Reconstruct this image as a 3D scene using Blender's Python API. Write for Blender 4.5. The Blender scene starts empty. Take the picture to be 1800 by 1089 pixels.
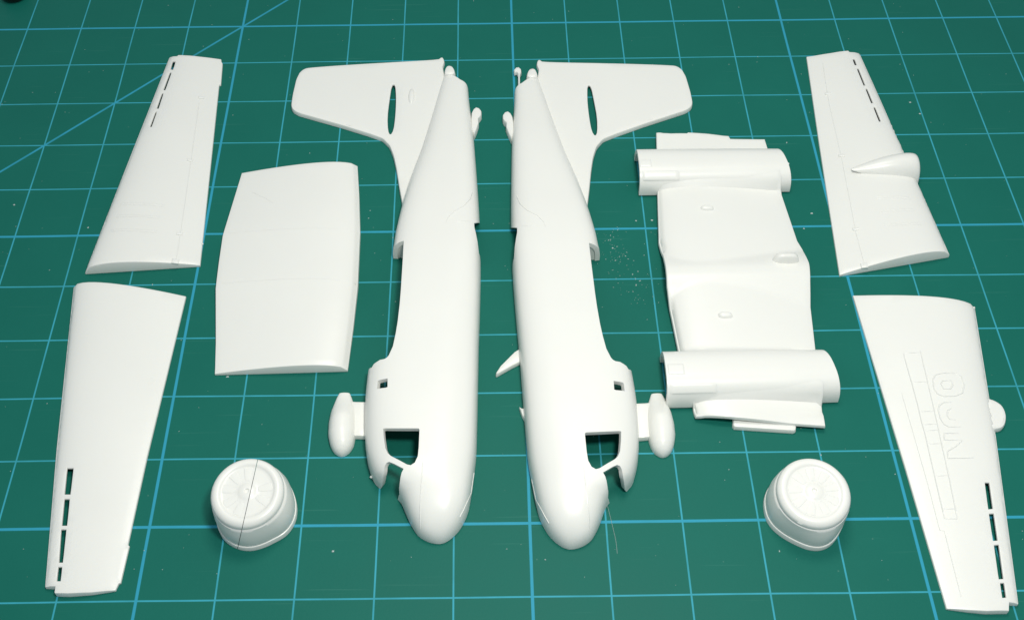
import bpy, bmesh, math, random
import numpy as np
from mathutils import Vector, Matrix
from mathutils.geometry import delaunay_2d_cdt

# ------------------------------------------------------------------ units
# one square of the cutting mat = 1 cell = 1 cm; all shapes are written in cells
S = 0.01
scene = bpy.context.scene
COL = scene.collection
random.seed(7)
RNG = np.random.default_rng(7)

# ------------------------------------------------------------------ camera (solved from the mat's grid)
F_PX, CX, CY = 2110.3373, 854.8906, 368.1402
CAM = np.array([-0.522284, -12.1897, 14.63235])
ROT = np.array([[9.99922063e-01, 1.24836650e-02, -1.64058592e-04],
                [-9.55711363e-03, 7.56922519e-01, -6.53434742e-01],
                [-8.03308081e-03, 6.53385383e-01, 7.56982834e-01]])
cam = bpy.data.cameras.new('camera')
cam_o = bpy.data.objects.new('camera', cam)
COL.objects.link(cam_o)
M4 = Matrix.Identity(4)
for r in range(3):
    for c in range(3):
        M4[r][c] = ROT[r, c]
    M4[r][3] = CAM[r] * S
cam_o.matrix_world = M4
cam.sensor_fit = 'HORIZONTAL'
cam.sensor_width = 36.0
cam.lens = F_PX / 1800 * 36
cam.shift_x = (900 - CX) / 1800
cam.shift_y = (CY - 544.5) / 1800
cam.clip_start = 0.005
cam.clip_end = 50
scene.camera = cam_o

# ------------------------------------------------------------------ light
world = bpy.data.worlds.new('World')
scene.world = world
world.use_nodes = True
bg = world.node_tree.nodes['Background']
bg.inputs[0].default_value = (0.78, 0.89, 1.0, 1)
bg.inputs[1].default_value = 0.40


def area_lamp(name, pos, target, size, watts, colour):
    l = bpy.data.lights.new(name, 'AREA')
    l.shape = 'DISK'
    l.size = size * S
    l.energy = watts
    l.color = colour
    o = bpy.data.objects.new(name, l)
    COL.objects.link(o)
    o.location = Vector(pos) * S
    d = (Vector(target) - Vector(pos))
    o.rotation_euler = d.to_track_quat('-Z', 'Y').to_euler()
    return o


area_lamp('camera_flash', (2.6, -8.3, 17.5), (0.4, -1.4, 0), 2.6, 0.190, (1.0, 0.985, 0.92))
area_lamp('ceiling_lamp', (1.0, 3.5, 24), (0.4, -0.8, 0), 8.0, 0.20, (1.0, 0.955, 0.85))

scene.view_settings.view_transform = 'Standard'
scene.view_settings.look = 'None'
scene.view_settings.exposure = 0.0
scene.view_settings.gamma = 1.0
scene.render.engine = 'CYCLES'


# ------------------------------------------------------------------ pixel <-> place
def U(px, py, z=0.0):
    d = ROT @ np.array([(px - CX) / F_PX, -(py - CY) / F_PX, -1.0])
    k = (z - CAM[2]) / d[2]
    return CAM + k * d


def proj(P):
    d = (np.asarray(P) - CAM) @ ROT
    return np.stack([CX + F_PX * d[..., 0] / -d[..., 2], CY - F_PX * d[..., 1] / -d[..., 2]], -1)


def UP(pts, z=0.0):
    out = []
    for p in pts:
        zz = p[2] if len(p) > 2 else z
        q = U(p[0], p[1], zz)
        out.append((q[0], q[1]))
    return out


def onsurf(px, py, zf):
    z = 0.1
    for _ in range(8):
        q = U(px, py, z)
        z = zf(q[0], q[1])
    return U(px, py, z)


# ------------------------------------------------------------------ materials
def new_mat(name):
    m = bpy.data.materials.new(name)
    m.use_nodes = True
    nt = m.node_tree
    return m, nt, nt.nodes, nt.links, nt.nodes['Principled BSDF']


def plastic_material(name, base, rough, sss=0.12, thin=0.0):
    m, nt, N, L, b = new_mat(name)
    tc = N.new('ShaderNodeTexCoord')
    n1 = N.new('ShaderNodeTexNoise'); n1.inputs['Scale'].default_value = 90; n1.inputs['Detail'].default_value = 4
    n2 = N.new('ShaderNodeTexNoise'); n2.inputs['Scale'].default_value = 1500; n2.inputs['Detail'].default_value = 3
    L.new(tc.outputs['Object'], n1.inputs['Vector']); L.new(tc.outputs['Object'], n2.inputs['Vector'])
    mx = N.new('ShaderNodeMix'); mx.data_type = 'RGBA'
    mx.inputs['A'].default_value = (*[c * 0.965 for c in base], 1)
    mx.inputs['B'].default_value = (*base, 1)
    L.new(n1.outputs['Fac'], mx.inputs['Factor'])
    L.new(mx.outputs['Result'], b.inputs['Base Color'])
    mr = N.new('ShaderNodeMapRange'); mr.inputs['To Min'].default_value = rough - 0.07; mr.inputs['To Max'].default_value = rough + 0.09
    L.new(n1.outputs['Fac'], mr.inputs['Value']); L.new(mr.outputs['Result'], b.inputs['Roughness'])
    bp = N.new('ShaderNodeBump'); bp.inputs['Strength'].default_value = 0.05; bp.inputs['Distance'].default_value = 0.0001
    bq = N.new('ShaderNodeBump'); bq.inputs['Strength'].default_value = 0.10; bq.inputs['Distance'].default_value = 0.0006
    L.new(n1.outputs['Fac'], bq.inputs['Height']); L.new(bq.outputs['Normal'], bp.inputs['Normal'])
    L.new(n2.outputs['Fac'], bp.inputs['Height']); L.new(bp.outputs['Normal'], b.inputs['Normal'])
    b.inputs['Subsurface Weight'].default_value = sss
    b.inputs['Subsurface Radius'].default_value = (1.0, 0.9, 0.75)
    b.inputs['Subsurface Scale'].default_value = 0.0006
    b.inputs['IOR'].default_value = 1.5
    if thin:
        # thin styrene lets some light through
        tr = N.new('ShaderNodeBsdfTranslucent'); L.new(mx.outputs['Result'], tr.inputs['Color'])
        ms = N.new('ShaderNodeMixShader'); ms.inputs[0].default_value = thin
        L.new(b.outputs[0], ms.inputs[1]); L.new(tr.outputs[0], ms.inputs[2])
        L.new(ms.outputs[0], N['Material Output'].inputs['Surface'])
    return m


PLASTIC = plastic_material('white_styrene', (0.845, 0.845, 0.80), 0.30)
BLACK = plastic_material('black_gloss', (0.006, 0.006, 0.007), 0.2, 0.0)
DUST = plastic_material('plastic_dust', (0.5, 0.58, 0.56), 0.6, 0.0)


def mat_material():
    m, nt, N, L, b = new_mat('cutting_mat_vinyl')
    tc = N.new('ShaderNodeTexCoord')
    sc = N.new('ShaderNodeVectorMath'); sc.operation = 'SCALE'; sc.inputs['Scale'].default_value = 1 / S
    L.new(tc.outputs['Object'], sc.inputs[0])
    # printed lines wander by a hair
    nz = N.new('ShaderNodeTexNoise'); nz.inputs['Scale'].default_value = 0.35; nz.inputs['Detail'].default_value = 1
    L.new(sc.outputs[0], nz.inputs['Vector'])
    ctr = N.new('ShaderNodeVectorMath'); ctr.operation = 'SUBTRACT'; ctr.inputs[1].default_value = (0.5, 0.5, 0.5)
    L.new(nz.outputs['Color'], ctr.inputs[0])
    amp = N.new('ShaderNodeVectorMath'); amp.operation = 'SCALE'; amp.inputs['Scale'].default_value = 0.03
    L.new(ctr.outputs[0], amp.inputs[0])
    ad = N.new('ShaderNodeVectorMath'); ad.operation = 'ADD'
    L.new(sc.outputs[0], ad.inputs[0]); L.new(amp.outputs[0], ad.inputs[1])
    xyz = N.new('ShaderNodeSeparateXYZ'); L.new(ad.outputs[0], xyz.inputs[0])

    def math_(op, a, bb=None, clamp=False):
        n = N.new('ShaderNodeMath'); n.operation = op; n.use_clamp = clamp
        for i, v in enumerate((a, bb)):
            if v is None:
                continue
            if isinstance(v, (int, float)):
                n.inputs[i].default_value = v
            else:
                L.new(v, n.inputs[i])
        return n.outputs[0]

    def line(coord, period, half, soft=0.006):
        # distance to the nearest multiple of period
        d = math_('PINGPONG', coord, period / 2)          # 0 at multiples
        k = math_('SUBTRACT', half, d)
        return math_('ADD', math_('DIVIDE', k, soft), 0.5, True)
    X, Y = xyz.outputs[0], xyz.outputs[1]
    # wear of the print
    n3 = N.new('ShaderNodeTexNoise'); n3.inputs['Scale'].default_value = 2.2; n3.inputs['Detail'].default_value = 5
    L.new(sc.outputs[0], n3.inputs['Vector'])
    thin = math_('MAXIMUM', line(X, 1, 0.0112), line(Y, 1, 0.0112))
    thick = math_('MAXIMUM', line(X, 5, 0.020), line(Y, 5, 0.020))
    dg = math_('MULTIPLY', math_('ABSOLUTE', math_('SUBTRACT', math_('SUBTRACT', X, Y), -10.0)), 0.7071)
    diag = math_('ADD', math_('DIVIDE', math_('SUBTRACT', 0.019, dg), 0.008), 0.5, True)
    bold = math_('MAXIMUM', thick, diag)
    wear = N.new('ShaderNodeMapRange'); wear.inputs['From Min'].default_value = 0.3; wear.inputs['From Max'].default_value = 0.6
    wear.inputs['To Min'].default_value = 0.72; wear.inputs['To Max'].default_value = 1.0
    L.new(n3.outputs['Fac'], wear.inputs['Value'])
    # green vinyl
    n4 = N.new('ShaderNodeTexNoise'); n4.inputs['Scale'].default_value = 0.5; n4.inputs['Detail'].default_value = 6; n4.inputs['Roughness'].default_value = 0.65
    L.new(sc.outputs[0], n4.inputs['Vector'])
    n5 = N.new('ShaderNodeTexNoise'); n5.inputs['Scale'].default_value = 55; n5.inputs['Detail'].default_value = 3
    L.new(sc.outputs[0], n5.inputs['Vector'])
    g = N.new('ShaderNodeMix'); g.data_type = 'RGBA'
    g.inputs['A'].default_value = (0.004, 0.115, 0.086, 1); g.inputs['B'].default_value = (0.008, 0.154, 0.118, 1)
    L.new(math_('ADD', math_('MULTIPLY', n4.outputs['Fac'], 0.7), math_('MULTIPLY', n5.outputs['Fac'], 0.3)), g.inputs['Factor'])
    a = N.new('ShaderNodeMix'); a.data_type = 'RGBA'
    L.new(math_('MULTIPLY', thin, wear.outputs[0]), a.inputs['Factor'])
    L.new(g.outputs['Result'], a.inputs['A']); a.inputs['B'].default_value = (0.045, 0.36, 0.46, 1)
    c = N.new('ShaderNodeMix'); c.data_type = 'RGBA'
    L.new(math_('MULTIPLY', bold, wear.outputs[0]), c.inputs['Factor'])
    L.new(a.outputs['Result'], c.inputs['A']); c.inputs['B'].default_value = (0.032, 0.32, 0.46, 1)
    # tiny pale fibres and flecks pressed into the vinyl
    vo = N.new('ShaderNodeTexVoronoi'); vo.inputs['Scale'].default_value = 2.6; vo.inputs['Randomness'].default_value = 1
    L.new(sc.outputs[0], vo.inputs['Vector'])
    fl = math_('LESS_THAN', vo.outputs['Distance'], 0.028)
    d = N.new('ShaderNodeMix'); d.data_type = 'RGBA'
    L.new(math_('MULTIPLY', fl, 0.16), d.inputs['Factor'])
    L.new(c.outputs['Result'], d.inputs['A']); d.inputs['B'].default_value = (0.30, 0.45, 0.38, 1)
    # shallow knife scars, two directions
    last = d.outputs['Result']
    for rz, off in ((0.55, 0.0), (-1.1, 7.3), (1.45, 3.1)):
        mp = N.new('ShaderNodeMapping'); mp.inputs['Rotation'].default_value = (0, 0, rz); mp.inputs['Scale'].default_value = (0.55, 26, 1); mp.inputs['Location'].default_value = (off, off, 0)
        L.new(sc.outputs[0], mp.inputs['Vector'])
        ns = N.new('ShaderNodeTexNoise'); ns.inputs['Scale'].default_value = 1.0; ns.inputs['Detail'].default_value = 1
        L.new(mp.outputs[0], ns.inputs['Vector'])
        th_ = N.new('ShaderNodeMapRange'); th_.inputs['From Min'].default_value = 0.735; th_.inputs['From Max'].default_value = 0.78
        th_.inputs['To Max'].default_value = 0.12
        L.new(ns.outputs['Fac'], th_.inputs['Value'])
        k_ = N.new('ShaderNodeMix'); k_.data_type = 'RGBA'
        L.new(th_.outputs[0], k_.inputs['Factor']); L.new(last, k_.inputs['A']); k_.inputs['B'].default_value = (0.10, 0.30, 0.25, 1)
        last = k_.outputs['Result']
    L.new(last, b.inputs['Base Color'])
    ro = N.new('ShaderNodeMapRange'); ro.inputs['To Min'].default_value = 0.42; ro.inputs['To Max'].default_value = 0.58
    L.new(n4.outputs['Fac'], ro.inputs['Value']); L.new(ro.outputs['Result'], b.inputs['Roughness'])
    # knife scars + grain
    wv = N.new('ShaderNodeTexNoise'); wv.inputs['Scale'].default_value = 28; wv.inputs['Detail'].default_value = 4
    L.new(sc.outputs[0], wv.inputs['Vector'])
    bp = N.new('ShaderNodeBump'); b.inputs['Specular IOR Level'].default_value = 0.15
    bp.inputs['Strength'].default_value = 0.15; bp.inputs['Distance'].default_value = 0.0001
    L.new(wv.outputs['Fac'], bp.inputs['Height']); L.new(bp.outputs['Normal'], b.inputs['Normal'])
    return m


MAT = mat_material()


# ------------------------------------------------------------------ mesh helpers
def link(name, verts, faces, material, parent=None, smooth=True, angle=38, fix=True):
    me = bpy.data.meshes.new(name)
    me.from_pydata([tuple(float(c) * S for c in v) for v in verts], [], [tuple(int(i) for i in f) for f in faces])
    if fix:
        bm = bmesh.new(); bm.from_mesh(me)
        bmesh.ops.remove_doubles(bm, verts=bm.verts, dist=1e-6)
        bmesh.ops.recalc_face_normals(bm, faces=bm.faces)
        bm.to_mesh(me); bm.free()
    me.materials.append(material)
    if smooth:
        me.polygons.foreach_set('use_smooth', [True] * len(me.polygons))
        me.set_sharp_from_angle(angle=math.radians(angle))
    me.update()
    o = bpy.data.objects.new(name, me)
    COL.objects.link(o)
    if parent:
        o.parent = parent
        o.matrix_parent_inverse = Matrix.Translation(-parent.location)
    return o


def thing(name, label, cat, loc, group=None):
    o = bpy.data.objects.new(name, None)
    COL.objects.link(o)
    o.empty_display_size = 0.005
    o.location = (loc[0] * S, loc[1] * S, 0)
    o['label'] = label
    o['category'] = cat
    if group:
        o['group'] = group
    return o


def dens(poly, step, closed=True):
    out = []
    n = len(poly)
    for i in range(n if closed else n - 1):
        a, b = np.array(poly[i], float), np.array(poly[(i + 1) % n], float)
        k = max(1, int(math.ceil(np.linalg.norm(b - a) / step)))
        for j in range(k):
            out.append(tuple(a + (b - a) * j / k))
    if not closed:
        out.append(tuple(poly[-1]))
    return out


def smooth_closed(poly, it=1):
    for _ in range(it):
        q = []
        n = len(poly)
        for i in range(n):
            a, b = np.array(poly[i]), np.array(poly[(i + 1) % n])
            q += [tuple(a * .75 + b * .25), tuple(a * .25 + b * .75)]
        poly = q
    return poly


def smooth_open(poly, it=1):
    for _ in range(it):
        q = [tuple(poly[0])]
        for a, b in zip(poly[:-1], poly[1:]):
            a, b = np.array(a, float), np.array(b, float)
            q += [tuple(a * .75 + b * .25), tuple(a * .25 + b * .75)]
        poly = q + [tuple(poly[-1])]
    return poly


def inside(poly, pts):
    P = np.asarray(poly); q = np.asarray(pts)
    res = np.zeros(len(q), bool)
    x, y = q[:, 0], q[:, 1]
    j = len(P) - 1
    for i in range(len(P)):
        xi, yi, xj, yj = P[i, 0], P[i, 1], P[j, 0], P[j, 1]
        c = ((yi > y) != (yj > y)) & (x < (xj - xi) * (y - yi) / (yj - yi + 1e-15) + xi)
        res ^= c
        j = i
    return res


def seg_dist(poly, pts):
    P = np.asarray(poly); q = np.asarray(pts)
    best = np.full(len(q), 1e9)
    for i in range(len(P)):
        a, b = P[i], P[(i + 1) % len(P)]
        ab = b - a
        t = np.clip(((q - a) @ ab) / (ab @ ab + 1e-15), 0, 1)
        best = np.minimum(best, np.linalg.norm(q - (a + t[:, None] * ab), axis=1))
    return best


def cdt(outline, holes, inner, mind):
    loops = [outline] + list(holes)
    if len(inner):
        inner = np.asarray(inner, float)
        k = inside(outline, inner)
        for h in holes:
            k &= ~inside(h, inner)
        inner = inner[k]
        for lp in loops:
            if len(inner):
                inner = inner[seg_dist(lp, inner) > mind]
    vs, es = [], []
    for lp in loops:
        s = len(vs)
        vs += [Vector((p[0], p[1])) for p in lp]
        es += [(s + i, s + (i + 1) % len(lp)) for i in range(len(lp))]
    vs += [Vector((p[0], p[1])) for p in inner]
    v, e, f, _, _, _ = delaunay_2d_cdt(vs, es, [], 2, 1e-6)
    V = np.array([(p.x, p.y) for p in v])
    T = []
    cen = np.array([V[list(t)].mean(0) for t in f])
    keep = inside(outline, cen)
    for h in holes:
        keep &= ~inside(h, cen)
    for t, k in zip(f, keep):
        if not k:
            continue
        t = list(t)
        a = sum(V[t[i - 1], 0] * V[t[i], 1] - V[t[i], 0] * V[t[i - 1], 1] for i in range(len(t)))
        T.append(t if a > 0 else t[::-1])
    return V, T


def boundary(T):
    s = set()
    for t in T:
        for i in range(len(t)):
            s.add((t[i], t[(i + 1) % len(t)]))
    return [e for e in s if (e[1], e[0]) not in s]


def solid(name, outline, zf, material=None, parent=None, holes=(), zbot=0.004, step=0.09, inner=(), chamfer=0.014, angle=42, mind=0.03, hollow=True):
    """a solid slab over an outline: top follows zf(x, y), edges rounded by a small chamfer"""
    outline = dens(outline, step)
    holes = [dens(h, step) for h in holes]
    if not len(inner):
        P = np.array(outline)
        gx = np.arange(P[:, 0].min(), P[:, 0].max(), step * 1.3)
        gy = np.arange(P[:, 1].min(), P[:, 1].max(), step * 1.3)
        inner = np.array([(x, y) for x in gx for y in gy])
    V, T = cdt(outline, holes, inner, mind)
    be = boundary(T)
    nrm = np.zeros((len(V), 2)); isb = np.zeros(len(V), bool)
    for a, b in be:
        d = V[b] - V[a]; d /= np.linalg.norm(d) + 1e-12
        nn = np.array([-d[1], d[0]])                    # inward: interior lies on the left
        for k in (a, b):
            nrm[k] += nn; isb[k] = True
    l = np.linalg.norm(nrm, axis=1); l[l == 0] = 1
    nrm /= l[:, None]
    if callable(zbot):
        zb = zbot
    elif hollow and holes:
        def zb(x, y):
            d = min(seg_dist(h, np.array([(x, y)]))[0] for h in holes)
            return max(zbot, zf(x, y) - 0.032) if d < 0.2 and seg_dist(outline, np.array([(x, y)]))[0] > 0.06 else zbot
    else:
        def zb(x, y):
            return zbot
    zt = np.array([zf(x, y) for x, y in V])
    bo = np.array([zb(x, y) for x, y in V])
    c = np.minimum(chamfer, np.maximum(0.002, (zt - bo) * 0.4))
    verts = []
    top = np.c_[V + nrm * (c * isb)[:, None], zt]
    # two-step rounding of the rim
    mid = np.c_[V + nrm * (c * 0.3 * isb)[:, None], zt - c * 0.3]
    low = np.c_[V, zt - c]
    bot = np.c_[V, bo]
    n = len(V)
    verts = np.concatenate([top, mid, low, bot])
    F = [tuple(t) for t in T] + [tuple(i + 3 * n for i in t[::-1]) for t in T]
    for a, b in be:
        for k in range(3):
            F.append((a + (k + 1) * n, b + (k + 1) * n, b + k * n, a + k * n))
    used = sorted({i for f in F for i in f}); mp = {o: i for i, o in enumerate(used)}
    return link(name, verts[used], [tuple(mp[i] for i in f) for f in F], material or PLASTIC, parent, angle=angle)


def shell(name, outline, fmap, parent=None, holes=(), inner=(), thick=0.06, step=0.5, tstep=0.06, xform=None, material=None, angle=40, smin=0.02, floor=0.004):
    """a thin curved skin: outline in parameter space (p, t), fmap(p, t) -> xyz outer surface"""
    def dn(poly):
        return [(q[0] * step, q[1] * tstep) for q in dens([(a / step, b / tstep) for a, b in poly], 1.0)]
    sc = np.array([1 / step, 1 / tstep])
    outline = [tuple(np.array(q) * sc) for q in dn(outline)]
    holes = [[tuple(np.array(q) * sc) for q in dn(h)] for h in holes]
    inner = np.asarray(inner) * sc
    V, T = cdt(outline, holes, inner, 0.3)
    V = V / sc
    O = np.array([fmap(p, t) for p, t in V])
    e = 1e-3
    N = []
    for p, t in V:
        a = fmap(p + e, t) - fmap(p - e, t)
        b = fmap(p, t + e) - fmap(p, t - e)
        c = np.cross(a, b)
        ln = np.linalg.norm(c)
        N.append(c / ln if ln > 1e-14 else np.array([0, 0, 1.0]))
    N = np.array(N)
    if N[:, 2].sum() < 0:
        N = -N
    I = O - N * thick
    O[:, 2] = np.maximum(O[:, 2], floor); I[:, 2] = np.maximum(I[:, 2], floor)
    n = len(V)
    be = boundary(T)
    # little rounding at the rims: pull outer rim along the surface by skipping (kept crisp, parts are moulded)
    verts = np.concatenate([O, I])
    F = [tuple(t) for t in T] + [tuple(i + n for i in t[::-1]) for t in T]
    for a, b in be:
        F.append((a + n, b + n, b, a))
    if xform is not None:
        verts = xform(verts)
    return link(name, verts, F, material or PLASTIC, parent, angle=angle)


def ridge(name, lines, zf, parent, w=0.016, h=0.008, step=0.06, pix=True, xyz=False):
    """fine raised moulding lines lying on a surface"""
    V, F = [], []
    for ln in lines:
        if xyz:
            pts = [np.array(p) for p in ln]
        else:
            pts = [onsurf(p[0], p[1], zf) for p in ln] if pix else [np.array((p[0], p[1], zf(*p))) for p in ln]
        P = [np.array(p) for p in dens(pts, step, False)]
        if not xyz:
            P = [np.array((p[0], p[1], zf(p[0], p[1]))) for p in P]
        s = len(V)
        for i, p in enumerate(P):
            d = P[min(i + 1, len(P) - 1)] - P[max(i - 1, 0)]
            d[2] = 0; d /= np.linalg.norm(d) + 1e-12
            nn = np.array((-d[1], d[0], 0))
            e = 0.15 if i in (0, len(P) - 1) else 1.0
            V += [p + nn * w / 2 + np.array((0, 0, -0.004)), p + nn * w / 5 + np.array((0, 0, h * e)), p - nn * w / 5 + np.array((0, 0, h * e)), p - nn * w / 2 + np.array((0, 0, -0.004))]
            if i:
                a = s + (i - 1) * 4; b = s + i * 4
                F += [(a + k, b + k, b + k + 1, a + k + 1) for k in range(3)]
    return link(name, V, F, PLASTIC, parent, angle=60, fix=False)


def ridges(name, lines, *a, **k):
    for l in lines:
        ridge(name, [l], *a, **k)


def blister(name, c, rx, ry, h, zf, parent, rot=0.0, n=18, power=2.0, rings=6):
    """a smooth raised bump on a surface (ellipse plan)"""
    V, F = [], []
    cr, sr = math.cos(rot), math.sin(rot)
    for k in range(rings + 1):
        f = math.cos(k / rings * math.pi / 2) if k < rings else 0
        r = math.sin(math.pi / 2 * (1 - k / rings)) if False else 1 - k / rings
        zz = h * (1 - r ** (power * 1.3)) ** (1 / 1.3 / 1.2)
        for i in range(n):
            a = 2 * math.pi * i / n
            ca, sa = math.cos(a), math.sin(a)
            ux = rx * r * math.copysign(abs(ca) ** (2 / power), ca); uy = ry * r * math.copysign(abs(sa) ** (2 / power), sa)
            x = c[0] + ux * cr - uy * sr; y = c[1] + ux * sr + uy * cr
            V.append((x, y, zf(x, y) + zz - (0.004 if k == 0 else 0)))
    for k in range(rings):
        for i in range(n):
            F.append((k * n + i, k * n + (i + 1) % n, (k + 1) * n + (i + 1) % n, (k + 1) * n + i))
    return link(name, V, F, PLASTIC, parent, angle=50)


# ------------------------------------------------------------------ the mat
def make_mat():
    w, h, t = 17.0, 12.0, 0.3
    r = 0.4
    pts = []
    for sx, sy, a0 in ((1, -1, -90), (1, 1, 0), (-1, 1, 90), (-1, -1, 180)):
        for k in range(7):
            a = math.radians(a0 + k * 15)
            pts.append((sx * (w - r) + r * math.cos(a), -0.5 + sy * (h - r) + r * math.sin(a)))
    n = len(pts)
    V = [(x, y, 0) for x, y in pts] + [(x, y, -t) for x, y in pts]
    F = [tuple(range(n)), tuple(range(2 * n - 1, n - 1, -1))] + [(i + n, (i + 1) % n + n, (i + 1) % n, i) for i in range(n)]
    o = link('cutting_mat', V, F, MAT, smooth=False)
    o['kind'] = 'structure'
    return o


make_mat()


# ------------------------------------------------------------------ wing panels
def naca(v):
    v = min(max(v, 0.0), 1.0)
    return (0.2969 * math.sqrt(v) - 0.126 * v - 0.3516 * v * v + 0.2843 * v ** 3 - 0.1015 * v ** 4) / 0.1001 * (1 - v * 0.02)


def polyx(pts):
    """x as a function of y along a polyline of ground points"""
    p = sorted(pts, key=lambda q: q[1])
    ys = np.array([q[1] for q in p]); xs = np.array([q[0] for q in p])

    def f(y):
        if y < ys[0]:
            return xs[0] + (y - ys[0]) * (xs[1] - xs[0]) / (ys[1] - ys[0])
        if y > ys[-1]:
            return xs[-1] + (y - ys[-1]) * (xs[-1] - xs[-2]) / (ys[-1] - ys[-2])
        return float(np.interp(y, ys, xs))
    return f


def wing_z(le, te, t0, t1, y0, y1, edge=0.035, base=0.0):
    """height of a half-aerofoil skin: thickness t0 at y0 to t1 at y1"""
    def zf(x, y):
        a, b = le(y), te(y)
        v = (x - a) / (b - a)
        u = min(max((y - y0) / (y1 - y0), 0), 1)
        return base + edge + (t0 + (t1 - t0) * u) * naca(v)
    return zf


def wing_inner(le, te, y0, y1, dy=0.12):
    vs = [0.004, 0.012, 0.025, 0.045, 0.07, 0.1, 0.14, 0.19, 0.25, 0.32, 0.4, 0.48, 0.56, 0.64, 0.72, 0.8, 0.88, 0.95]
    return np.array([(le(y) + (te(y) - le(y)) * v, y) for y in np.arange(min(y0, y1) - 0.3, max(y0, y1) + 0.3, dy) for v in vs])


def scaled(pts, ox, oy, k):
    return [(ox + a / k, oy + b / k) for a, b in pts]


def widen(q, k):
    q = np.array(q, float)
    m0, m1 = (q[0] + q[1]) / 2, (q[2] + q[3]) / 2
    return [tuple((m0 if i < 2 else m1) + (p - (m0 if i < 2 else m1)) * k) for i, p in enumerate(q)]


def box_on(name, px, py, lx, ly, h, zf, parent, rot=0.0):
    q = onsurf(px, py, zf)
    cr, sr = math.cos(rot), math.sin(rot)
    pl = [(q[0] + a * lx * cr - b * ly * sr, q[1] + a * lx * sr + b * ly * cr) for a, b in ((-.5, -.5), (.5, -.5), (.5, .5), (-.5, .5))]
    return solid(name, pl, lambda x, y: zf(x, y) + h, parent=parent, zbot=lambda x, y: zf(x, y) - 0.01, step=0.05, chamfer=0.008)


# --- lower skin of an outer wing, letterbox slots at the tip (far left)
E1 = 0.05
le = polyx(UP([(298.7, 104), (150.6, 482)], 0.0)); te = polyx(UP([(391, 111), (351.5, 464.8)], E1))
ya, yb = U(250, 478)[1], U(350, 100)[1]
z1 = wing_z(le, te, 0.205, 0.11, ya, yb, E1 * 0.8)
root = thing('wing_panel', 'white plastic outer wing half with thin tip slots and three fine grooves, no pod', 'wing part', U(260, 320), 'outer wing halves')
out = [(150.6, 482, 0), (351.5, 465.5, E1), (369, 300, E1), (385, 148.7, E1), (388, 148, E1), (391, 111, E1), (389, 108, E1), (388.6, 103.5, .06), (352, 99, .13), (324, 98.5, .13), (314, 100, .1), (312.8, 104, .07), (299.5, 104.5, .04), (298, 106, .03)]
sl = [scaled(q, 130, 80, 4.95) for q in ([(880, 137), (863, 137), (843, 208), (857, 210)], [(846, 233), (837, 233), (780, 386), (790, 388)], [(776, 413), (767, 415), (721, 548), (732, 548)], [(719, 573), (711, 576), (662, 708), (672, 706)])]
sl = [widen(q, 1.5) for q in sl]
H1 = [[tuple(onsurf(a, b, z1)[:2]) for a, b in q] for q in sl]
solid('skin', UP(out), z1, parent=root, holes=H1, inner=wing_inner(le, te, ya, yb), step=0.1)
ridges('groove', [[(212, 358), (288, 360)], [(211, 361.5), (287, 363.5)], [(205, 379), (281, 381)], [(204, 382), (280, 384)], [(194, 404), (277, 406)], [(193, 407.5), (276, 409.5)]], z1, root, 0.02, 0.006)
ridge('aileron_line', [[(350, 181), (336, 280), (318, 405), (309, 462)]], z1, root, 0.014, 0.004)
for hx, hy in ((354, 172), (334, 282), (316, 411)):
    box_on('hinge', hx, hy, 0.09, 0.05, 0.016, z1, root)
box_on('root_notch', 308.5, 459.5, 0.10, 0.09, 0.02, z1, root)

# --- upper skin of an outer wing, root far, wide slots near the tip (near left)
E2 = 0.05
le = polyx(UP([(131, 508), (80.6, 1034)], 0.0)); te = polyx(UP([(326.5, 519.3), (224.5, 956)], E2))
yr, yt = U(230, 520)[1], U(150, 1040)[1]
z2 = wing_z(le, te, 0.075, 0.20, yt, yr, E2 * 0.8)
root = thing('wing_panel', 'smooth plain white outer wing half with four wide slots near its stepped tip', 'wing part', U(200, 780), 'outer wing halves')
out = [(326.5, 520, E2), (330 - 4, 521, E2), (258, 803, E2), (224.5, 956, E2), (227, 957.5, E2), (211.7, 1022.6, E2), (208, 1024, E2), (204, 1039, 0), (163, 1045.5, 0), (124, 1048.5, 0), (101, 1048, 0), (98.6, 1045, 0.02), (100, 1034, 0.03), (82, 1034.5, 0), (80.4, 1032, 0), (100.5, 790, 0), (130.2, 508, 0)]
sl = [scaled(q, 60, 790, 3.89) for q in ([(225, 124), (268, 124), (247, 303), (207, 303)], [(206, 334), (242, 334), (224, 516), (189, 516)], [(184, 542), (219, 542), (195, 768), (169, 768)], [(164, 798), (190, 798), (180, 895), (154, 895)])]
H2 = [[tuple(onsurf(a, b, z2)[:2]) for a, b in q] for q in sl]
ol = UP(out); ol[0] = tuple(U(326.5, 519.8, E2)[:2]); ol.pop(1)
solid('skin', ol, z2, parent=root, holes=H2, inner=wing_inner(le, te, yr, yt), step=0.1)

# --- upper skin of the wing centre section (left of the fuselage)
lp = UP([(629, 293), (632, 347), (634, 414), (632.4, 453), (630, 508.6), (622, 578), (611.6, 652.5)], 0.0)
tp = UP([(424.6, 301.4), (391.8, 416.5), (385, 463), (379.3, 508.6), (378.8, 600), (378.3, 659)], 0.05)
le, te = polyx(lp), polyx(tp)
z3a = wing_z(le, te, 0.16, 0.16, -3, 2, 0.04)
yc3 = U(500, 455)[1]


def z3(x, y):
    d = max(0.0, abs(y - yc3) - 0.50)
    return z3a(x, y) + max(0.0, 0.07 - 0.045 * d)


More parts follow.
